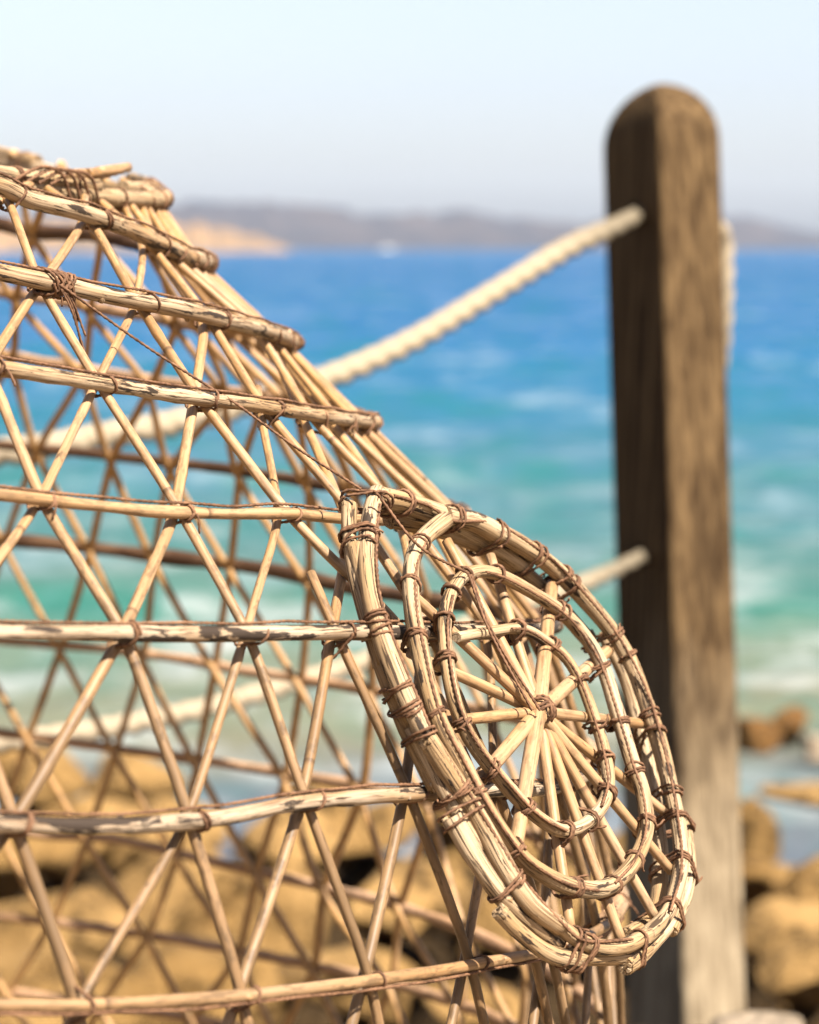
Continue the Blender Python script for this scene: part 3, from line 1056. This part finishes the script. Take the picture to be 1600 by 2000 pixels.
for j in range(3):
    L = loop_points(dpt(HUB, .002)[0], dpt((HUB[0] + 20 * math.cos(1.3 + 1.1 * j), HUB[1] + 20 * math.sin(1.3 + 1.1 * j)), .002)[0] - dpt(HUB, .002)[0], DN, .0062, .0050, 1.7, .0016, .0015, j)
    G = Geo()
    twine(G, TW(L), CRF * SC * 1.25)
    part(G, 'lashing', TWINE, door)

def door_cord(pts, off, r=1.0):
    G = Geo()
    twine(G, spline(TW(dpt(pts, off)), .004), CRF * SC * r)
    part(G, 'running_cord', TWINE, door)
door_cord([(742, 985), (735, 1060), (740, 1150), (762, 1230), (790, 1300), (815, 1360), (850, 1440), (905, 1530), (960, 1620), (1020, 1715), (1100, 1805), (1145, 1838), (1235, 1835)], .0035, 1.15)
door_cord([(1310, 1780), (1332, 1690), (1322, 1580), (1296, 1455), (1262, 1345), (1210, 1245), (1150, 1168), (1085, 1098), (1015, 1048), (960, 1020), (890, 1018), (862, 1003), (830, 985), (770, 968)], .0042, 1.1)
SPO = [(a + 9, b + 1) for a, b in SPIRAL[1:12]]
door_cord(SPO, .0058, 1.1)
door_cord([(a, b) for a, b in SPIRAL[12:23]], .0064, 1.0)
door_cord([(a + 7, b - 2) for a, b in SPIRAL[24:33]], .0058, 1.05)
door_cord([(a, b) for a, b in SPIRAL[34:43]], .0058, 1.0)
for dx in (0, 7):
    door_cord([(735 + dx, 962), (818, 1066), (915 + dx, 1120)] if dx == 0 else [(920, 1122), (962, 1234), (1055, 1388)], .0078)
door_cord([(915, 1120), (958, 1236), (1040, 1388)], .0085)

# ---- the long loose cord from the second hoop down to the door
def hoop_at_px(h, x, dr=0.0):
    dg = np.linspace(0, SIL[h], 400)
    P, out, A = hoop_pt(h, dg)
    xs = 800 + FPX * P[:, 0] / P[:, 2]
    i = int(np.argmin(abs(xs - x)))
    return P[i] + out[i] * dr
G = Geo()
p0 = hoop_at_px(2, 100, .0045)
p1 = hoop_at_px(3, 440, .0042)
p2 = dpt((705, 955), .003)[0]
L = np.vstack([spline(np.array([p0, p0 * .5 + p1 * .5 + np.array([0, .0012, 0]), p1]), .01), spline(np.array([p1, p1 * .5 + p2 * .5 + np.array([0, .001, 0]), p2]), .01)[1:]])
twine(G, TW(L), CRF * SC * .95)
part(G, 'loose_cord', TWINE)
G = Geo()
for j in range(5):                                  # the big knot it starts from
    L = loop_points(hoop_at_px(2, 96 + 7 * j, -.001), hoop_at_px(2, 130) - hoop_at_px(2, 90), hoop_pt(2, 32)[1][0], .0052, .0046, 1.4, .002, .004 * (-1) ** j, j * 1.3)
    twine(G, TW(L), CRF * SC * 1.15)
for j in range(4):
    L = np.array([hoop_at_px(2, 100, .004), hoop_at_px(2, 118, .006) + np.array([0, .003 + .002 * j, 0]), hoop_at_px(2, 135 + 4 * j, .004) + np.array([.002 * (j % 2), .012 + .005 * j, 0])])
    twine(G, TW(L), CRF * SC * .8)
part(G, 'knot', TWINE)

# ------------------------------------------------------------------ the neck ring at the top
def rim_pt(deg, dr=0.0, da=0.0):
    P, out, A = hoop_pt(0, deg, dr=dr)
    return P + A * da
def rim_cane(name, d0, d1, dr, da, r, parent, mat=CANE, dda=0.0):
    dg = np.linspace(d0, d1, max(6, int(abs(d1 - d0) / 2)))
    t = np.linspace(0, 1, len(dg))
    P = np.array([rim_pt(d, dr, da + .0035 + (.004 if d0 > 95 else 0) + dda * q)[0] for d, q in zip(dg, t)])
    G = Geo()
    G.tube(spline(TW(P), .005), r * SC, 12, rough=.09)
    NPATHS.append((spline(TW(P), .005), np.full(len(spline(TW(P), .005)), r * SC)))
    return part(G, name, mat, parent)
NPATHS = []
neck = rim_cane('neck_ring', -80, 76, 0, .002, .0042, trap)
neck['label'] = 'thick bundle of bound canes around the top opening'
for d0, d1, dr, da, r in ((20, 62, .004, -.001, .0034), (50, 77, .004, -.001, .0040), (-60, 50, -.003, -.003, .0034), (56, 75, -.002, -.005, .0034), (30, 47, .003, -.005, .0034),
                          (-70, 41, .006, .002, .0030), (72, 290, 0, .004, .0040), (101, 270, .000, .001, .0046), (118, 270, .000, -.003, .0046), (62, 94, -.001, -.004, .0032)):
    rim_cane('rim_cane', d0, d1, dr, da, r, neck)
for j in range(5):                                  # cut reed stubs tucked under the binding
    a = rim_pt(38 + 2.2 * j, .003 + .001 * (j % 2), -.003 - .0012 * j)[0]
    b = rim_pt(48 + 1.5 * j, .002, -.0065 - .0012 * j)[0]
    G = Geo()
    G.tube(spline(TW(np.array([a, b])), .006), .0022 * SC, 10, rough=.04)
    part(G, 'reed_stub', REED, neck)
g_n = np.random.default_rng(31)
for d in [18, 27, 34, 43, 52, 60, 66, 72] + list(np.arange(84, 150, 12)):
    P, out, A = hoop_pt(0, [d - .5, d, d + .5])
    G = Geo()
    Pw = TW(P)
    L = wrap(NPATHS, Pw[1] - np.array([0, 0, -.004]), norm(Pw[2] - Pw[0]) + .2 * g_n.normal(size=3), norm(W(out[1]) - CAMPOS), .022, g_n.choice([1.1, 1.3]), CRF * SC * 2.2, CRF * g_n.uniform(-3, 3), g_n, CRF * SC)
    if L is not None:
        twine(G, L, CRF * SC * g_n.uniform(1.0, 1.3))
        part(G, 'lashing', TWINE, neck)
for j in range(4):
    d = 33 + 1.6 * j
    P, out, A = hoop_pt(0, [d, d + 3, d + 6, d + 8])
    L = np.array([P[0] + out[0] * .008 - A * .000, P[1] + out[1] * .009 - A * .007, P[2] + out[2] * .009 - A * .005, P[3] + out[3] * .009 + A * .005])
    G = Geo()
    twine(G, TW(L), CRF * SC * 1.4)
    part(G, 'lashing', TWINE, neck)
# ------------------------------------------------------------------ shore
O11, A11, e11, u11, r11 = hoop_frame(11)
PB = TW(O11 + A11 * 0.016)
NB = norm(W(A11) - CAMPOS)
NB = -NB if NB[2] < 0 else NB
def ledge_plane(X, Y):
    return PB[2] - (NB[0] * (X - PB[0]) + NB[1] * (Y - PB[1])) / NB[2]

MOUNDS = []
def ground_h(X, Y, mounds=True):
    edge = 2.28 + 0.16 * np.sin(X * 2.3 + .6) + 0.07 * np.sin(X * 6.1)
    pl = ledge_plane(np.clip(X, -2.2, 1.6), np.clip(Y, -1.0, 2.6))
    bank = np.interp(Y, [0, 2.2, 3.2, 5.0, 6.5, 8.0, 9.5, 11.5, 14, 20, 60], [1.2, 1.0, .72, .42, .22, .02, -.12, -.22, -.6, -1.6, -6])
    bank = bank + 0.10 * fbm(X, Y, 3, 2.2, 4)
    s = np.clip((Y - edge) / 0.35, 0, 1)
    s = s * s * (3 - 2 * s)
    rough = 0.012 * fbm(X, Y, 8, 5.0, 5)
    r2 = np.hypot(X - PB[0], Y - PB[1])
    rough = np.where(r2 < 0.9, np.minimum(rough, 0) * .4, rough)
    Z = (pl + rough) * (1 - s) + bank * s
    if mounds:
        for (mx, my, mz, mr) in MOUNDS:
            d = np.hypot(X - mx, Y - my)
            Z = np.maximum(Z, np.where(d < 3 * mr, mz - np.maximum(d - .35 * mr, 0) * 1.3, -50))
    return Z

def build_ground():
    G = Geo()
    xs = np.linspace(-12, 12, 260)
    ys = np.r_[np.linspace(-8, 1.6, 50), np.linspace(1.65, 3, 50), np.linspace(3.05, 16, 220), np.linspace(17, 60, 20)]
    X, Y = np.meshgrid(xs, ys)
    Z = ground_h(X, Y)
    n, m = X.shape
    i = np.arange(n - 1)[:, None] * m + np.arange(m - 1)[None, :]
    G.add(np.c_[X.ravel(), Y.ravel(), Z.ravel()], np.stack([i, i + 1, i + m + 1, i + m], -1).reshape(-1, 4))
    g0 = mat_rock('shore_bedrock', (0.045, 0.027, 0.012), (0.022, 0.013, 0.006), (0.008, 0.005, 0.003))
    G2 = Geo()
    G2.v, G2.f, G2.c, G2.w, G2.i, G2.n = G.v, G.f, G.c, G.w, G.i, G.n
    o = G2.build('shore_ground', g0)
    # the ledge itself is pale, sand-dusted granite
    pale = mat_rock('sandy_granite', (0.52, 0.40, 0.25), (0.44, 0.32, 0.19), (0.28, 0.19, 0.10))
    o.data.materials.append(pale)
    ce = np.zeros(len(o.data.polygons) * 3, np.float32)
    o.data.polygons.foreach_get('center', ce)
    ce = ce.reshape(-1, 3)
    o.data.polygons.foreach_set('material_index', ((ce[:, 1] < 2.3) & (ce[:, 2] > 1.35)).astype(np.int32))
    o['kind'] = 'structure'

def icosphere(sub=3):
    import bmesh
    bm = bmesh.new()
    bmesh.ops.create_icosphere(bm, subdivisions=sub, radius=1.0)
    V = np.array([v.co[:] for v in bm.verts])
    F = [tuple(v.index for v in f.verts) for f in bm.faces]
    bm.free()
    return V, F
ICO = icosphere(4)

def boulder(name, c, size, seed, mat, yaw=0.0, tilt=0.0):
    """faceted, worn rock: a sphere cut by random planes, then roughened"""
    g = np.random.default_rng(seed)
    V = ICO[0].copy()
    for k in range(17):
        d = norm(g.normal(size=3))
        h = g.uniform(.42, .85)
        q = V @ d
        V = V - np.maximum(q - h, 0)[:, None] * d * 0.92
    rr = np.zeros(len(V))
    for k in range(26):
        d = norm(g.normal(size=3))
        w = g.uniform(2, 16)
        rr += np.sin((V @ d) * w + g.uniform(0, 6.28)) / w
    V = V * (1 + 0.10 * rr)[:, None]
    V = V / np.abs(V).max(0)
    V = V * np.array(size) / 2
    ca, sa = math.cos(tilt), math.sin(tilt)
    V = V @ np.array([[ca, 0, sa], [0, 1, 0], [-sa, 0, ca]])
    ca, sa = math.cos(yaw), math.sin(yaw)
    V = V @ np.array([[ca, -sa, 0], [sa, ca, 0], [0, 0, 1]])
    V = V + np.array(c)
    G = Geo()
    G.add(V, ICO[1])
    base = (c[0], c[1], float(V[:, 2].min()))
    return G.build(name, mat, None, base)

def rock_at(x, y, Y, wpx, hpx, seed, mat, label, tilt=0.0, group='boulders along the water edge', depth=1.0, name='boulder'):
    """boulder centred on photo pixel x, y at ground distance Y, wpx x hpx pixels large, sunk into the ground"""
    p = PX(x, y, Y)
    w, h = wpx / FPX * Y, hpx / FPX * Y
    MOUNDS.append((p[0], p[1], p[2] - h * 0.40, w * 0.42))
    o = boulder(name, p, (w, max(w * depth, 0.15), h), seed, mat, 0.0, tilt)
    tag(o, label, 'rock', group)
    return o

# rocks right of the post
rock_at(1468, 1445, 10.8, 115, 95, 1, ROCKR, 'rust-brown wet rock in the shallows just right of the post')
rock_at(1548, 1415, 11.2, 100, 75, 2, ROCKR, 'smaller rust-brown rock beside the pale stone at the right edge')
rock_at(1600, 1465, 10.4, 70, 64, 3, ROCKW, 'pale round stone at the right edge above the puddles')
rock_at(1462, 1640, 7.6, 130, 190, 4, ROCK, 'upright ochre rock leaning on the right side of the post', 0.25)
rock_at(1452, 1730, 6.9, 160, 120, 5, ROCK, 'low ochre rock below the upright rock by the post')
rock_at(1585, 1740, 6.6, 260, 130, 6, ROCK, 'long tilted ochre slab at the right edge', 0.45)
rock_at(1500, 1835, 5.8, 260, 110, 7, ROCK, 'second tilted ochre slab, under the long slab at right', 0.4)
rock_at(1600, 1890, 5.4, 240, 130, 8, ROCK, 'lowest tilted ochre slab at the right edge', 0.5)
rock_at(1570, 1552, 9.9, 170, 16, 10, ROCK, 'thin low rock ledge between two puddles at right')
# rocks seen through the trap
g_b = np.random.default_rng(12)
BL = [(60, 1500, 8.2, 300, 160), (250, 1530, 8.0, 240, 170), (-130, 1480, 8.6, 320, 160), (130, 1640, 6.8, 300, 180), (330, 1650, 6.9, 260, 150), (-80, 1680, 6.6, 320, 200),
      (560, 1650, 7.2, 250, 140), (730, 1620, 7.4, 240, 130), (640, 1560, 8.2, 150, 70), (860, 1600, 7.8, 220, 110), (1010, 1650, 7.2, 230, 130), (1120, 1560, 8.4, 180, 90),
      (60, 1810, 5.6, 380, 220), (320, 1800, 5.7, 340, 210), (540, 1790, 5.8, 300, 180), (760, 1770, 5.9, 280, 150), (-180, 1830, 5.4, 340, 230), (440, 1930, 4.9, 380, 220),
      (130, 1960, 4.7, 380, 240), (700, 1930, 4.9, 320, 170), (960, 1800, 5.6, 260, 110), (-120, 2000, 4.6, 360, 260), (1180, 1780, 5.8, 260, 110), (930, 1960, 4.8, 240, 90), (1330, 1700, 6.6, 260, 150)]
ROWN = ['top', 'second', 'third', 'lowest']
ORD = ['first', 'second', 'third', 'fourth', 'fifth', 'sixth', 'seventh', 'eighth', 'ninth', 'tenth']
rowof = lambda y: 0 if y < 1590 else 1 if y < 1700 else 2 if y < 1850 else 3
RANK = {}
for q in range(4):
    for n_, b_ in enumerate(sorted([b for b in BL if rowof(b[1]) == q])):
        RANK[b_] = (q, n_)
for i, (x, y, Y, w, h) in enumerate(BL):
    q, n_ = RANK[(x, y, Y, w, h)]
    lab = 'ochre boulder in the %s row of the bank behind the trap, %s from the left' % (ROWN[q], ORD[n_])
    rock_at(x, y, Y, w * g_b.uniform(.9, 1.25), h * g_b.uniform(.85, 1.15), 30 + i, ROCK, lab, g_b.uniform(-.3, .3), 'boulders of the rock bank behind the trap', g_b.uniform(.8, 1.2))
# a pale stone on the ledge's edge, bottom right corner
rock_at(1505, 2030, 2.35, 230, 100, 91, ROCKW, 'smooth pinkish stone at the bottom right corner, below the post', 0.0, 'stones on the ledge')

build_ground()

def build_rubble():
    g = np.random.default_rng(55)
    V0, F0 = icosphere(2)
    G = Geo()
    for k in range(900):
        x, y = g.uniform(-3.2, 3.2), g.uniform(3.6, 11.5)
        r = 0.02 + 0.075 * g.random() ** 2.2
        z = float(ground_h(np.array([x]), np.array([y]))[0])
        if z < -0.2:
            continue
        V = V0.copy()
        for q in range(7):
            d = norm(g.normal(size=3))
            V = V - np.maximum(V @ d - g.uniform(.45, .85), 0)[:, None] * d
        V = V * r * g.uniform(.7, 1.3, 3)
        G.add(V + np.array([x, y, z + r * .35]), F0)
    o = G.build('shore_rubble', ROCK, smooth=False)
    o['kind'] = 'stuff'
    o['label'] = 'small broken stones strewn between the ochre boulders'
build_rubble()

# ------------------------------------------------------------------ post and ropes
def build_post(name, top, bot, hx, hy, top_round, label, yaw):
    top, bot = np.array(top), np.array(bot)
    root = top - bot
    L = np.linalg.norm(root)
    ax = root / L
    n_s = 144
    th = np.linspace(0, 2 * math.pi, n_s, endpoint=False)
    hs = list(np.linspace(0, L - top_round, 40)) + [L - top_round * (1 - math.sin(a)) for a in np.linspace(.12, math.pi / 2 - .02, 14)]
    x = norm(np.array([math.cos(yaw), math.sin(yaw), 0]) - ax * (np.array([math.cos(yaw), math.sin(yaw), 0]) @ ax))
    y = np.cross(ax, x)
    V = []
    g = np.random.default_rng(4)
    for hh in hs:
        q = max(0, (hh - (L - top_round)) / top_round)
        s = math.sqrt(max(0, 1 - q ** 2.1)) * 0.97 + 0.03
        ex = 30.0 * (1 - q) + 2.2 * q
        rr = 1.0 / (np.abs(np.cos(th)) ** ex + np.abs(np.sin(th)) ** ex) ** (1 / ex) * s
        rr = rr * (1 + 0.006 * np.sin(3 * th + hh * 5) + 0.005 * np.sin(9 * th + 2))
        V.append(bot + ax * hh + rr[:, None] * (hx * np.cos(th)[:, None] * x + hy * np.sin(th)[:, None] * y))
    V = np.vstack(V)
    n = len(hs)
    F = []
    for i in range(n - 1):
        for j in range(n_s):
            F.append((i * n_s + j, i * n_s + (j + 1) % n_s, (i + 1) * n_s + (j + 1) % n_s, (i + 1) * n_s + j))
    F.append(tuple(range(n_s - 1, -1, -1)))
    F.append(tuple(range((n - 1) * n_s, n * n_s)))
    G = Geo()
    G.add(V, F)
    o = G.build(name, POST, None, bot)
    tag(o, label, 'post', 'fence posts along the shore')
    return o
PD = 3.3
ptop = PX(1288, 165, PD)
pmid = PX(1341, 2000, PD - 0.03)
axp = norm(ptop - pmid)
pbot = pmid - axp * 0.62
build_post('fence_post', ptop, pbot, 0.073, 0.0500, 0.085, 'weathered wooden post with a rounded top, dark left face and roped holes', math.radians(-63))

def build_rope(name, pts, r, label, group, cat='rope'):
    P = spline(np.array(pts), 0.008)
    G = Geo()
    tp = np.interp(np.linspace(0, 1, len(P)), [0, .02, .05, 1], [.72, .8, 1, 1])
    G.tube(P, r * tp, 18, twist=0.095, lobe=0.17, lobes=3, wear=np.interp(np.linspace(0, 1, len(P)), [0, .035, .075, 1], [1, .8, 0, 0]))  # strongest at the post end, where the post's shade is painted on
    o = G.build(name, ROPE, None, P[0])
    if label:
        tag(o, label, cat, group)
    return o
# far end of the ropes: the next post, out of the picture to the left
lp_top = np.array([-2.35, 2.15, 2.45])
lp_bot = np.array([-2.3, 2.15, float(ground_h(np.array([-2.3]), np.array([2.15]))[0]) - .15])
build_post('fence_post', lp_top, lp_bot, 0.081, 0.0455, 0.085, 'weathered wooden post left of the picture that carries the rope ends', math.radians(20))
RPX = [(1262, 412, 3.29), (1235, 426, 3.24), (1190, 448, 3.20), (1100, 490, 3.14), (950, 580, 3.04), (800, 668, 2.95), (640, 738, 2.86), (400, 812, 2.72), (200, 852, 2.61), (0, 884, 2.50), (-300, 900, 2.37), (-800, 850, 2.2)]
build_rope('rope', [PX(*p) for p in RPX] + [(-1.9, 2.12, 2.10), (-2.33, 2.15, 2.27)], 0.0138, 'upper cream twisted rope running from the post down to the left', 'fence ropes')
RPX = [(1268, 1082, 3.28), (1243, 1092, 3.23), (1200, 1114, 3.20), (1130, 1144, 3.14), (1000, 1190, 3.06), (820, 1258, 2.96), (650, 1312, 2.87), (400, 1384, 2.73), (200, 1424, 2.62), (0, 1450, 2.51), (-300, 1455, 2.38), (-800, 1380, 2.22)]
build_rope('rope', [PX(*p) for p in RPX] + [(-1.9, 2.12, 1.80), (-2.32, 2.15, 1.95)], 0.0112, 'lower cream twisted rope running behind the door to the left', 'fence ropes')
TPX = [(1330, 452, 3.30), (1385, 446, 3.34), (1408, 452, 3.36), (1415, 480, 3.37), (1415, 560, 3.37), (1412, 640, 3.38), (1404, 710, 3.40), (1390, 780, 3.41), (1380, 840, 3.41)]
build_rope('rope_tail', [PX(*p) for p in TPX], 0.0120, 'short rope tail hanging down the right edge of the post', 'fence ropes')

# ------------------------------------------------------------------ sea air
def build_haze():
    G = Geo()
    x, y0, y1, z0, z1 = 2660, -60, 2660, -9, 75
    V = [(-x, y0, z0), (x, y0, z0), (x, y1, z0), (-x, y1, z0), (-x, y0, z1), (x, y0, z1), (x, y1, z1), (-x, y1, z1)]
    G.add(V, [(3, 2, 1, 0), (4, 5, 6, 7), (0, 1, 5, 4), (1, 2, 6, 5), (2, 3, 7, 6), (3, 0, 4, 7)])
    m = bpy.data.materials.new('sea_air')
    m.use_nodes = True
    t = m.node_tree
    t.nodes.remove(t.nodes['Principled BSDF'])
    v = t.nodes.new('ShaderNodeVolumePrincipled')
    v.inputs['Color'].default_value = (0.72, 0.83, 1.0, 1)
    v.inputs['Density'].default_value = 0.00013
    v.inputs['Anisotropy'].default_value = 0.2
    t.links.new(v.outputs[0], t.nodes['Material Output'].inputs['Volume'])
    o = G.build('haze', m, smooth=False)
    o['kind'] = 'stuff'
build_haze()

# dark rings painted as the shade of the holes the ropes enter
def rope_hole(post, a, b, r):
    a, b = np.array(a), np.array(b)
    G = Geo()
    t = norm(b - a)
    L = loop_points(a, t, np.array([0, 0, 1.0]), r, r, 1.0, 0, 0, seg=28)
    L2 = spline(L, .002)
    G.tube(L2, .0035, 8, rough=.15)
    o = G.build('rope_hole', HOLE, post, np.array(post.location))
HOLE = mat_plain('worn_hole_wood', (0.02, 0.011, 0.006), 0.9, 0.02)
rope_hole(bpy.data.objects['fence_post'], PX(1248, 420, 3.262), PX(1230, 429, 3.24), .0135)
rope_hole(bpy.data.objects['fence_post'], PX(1256, 1087, 3.262), PX(1238, 1095, 3.24), .0125)
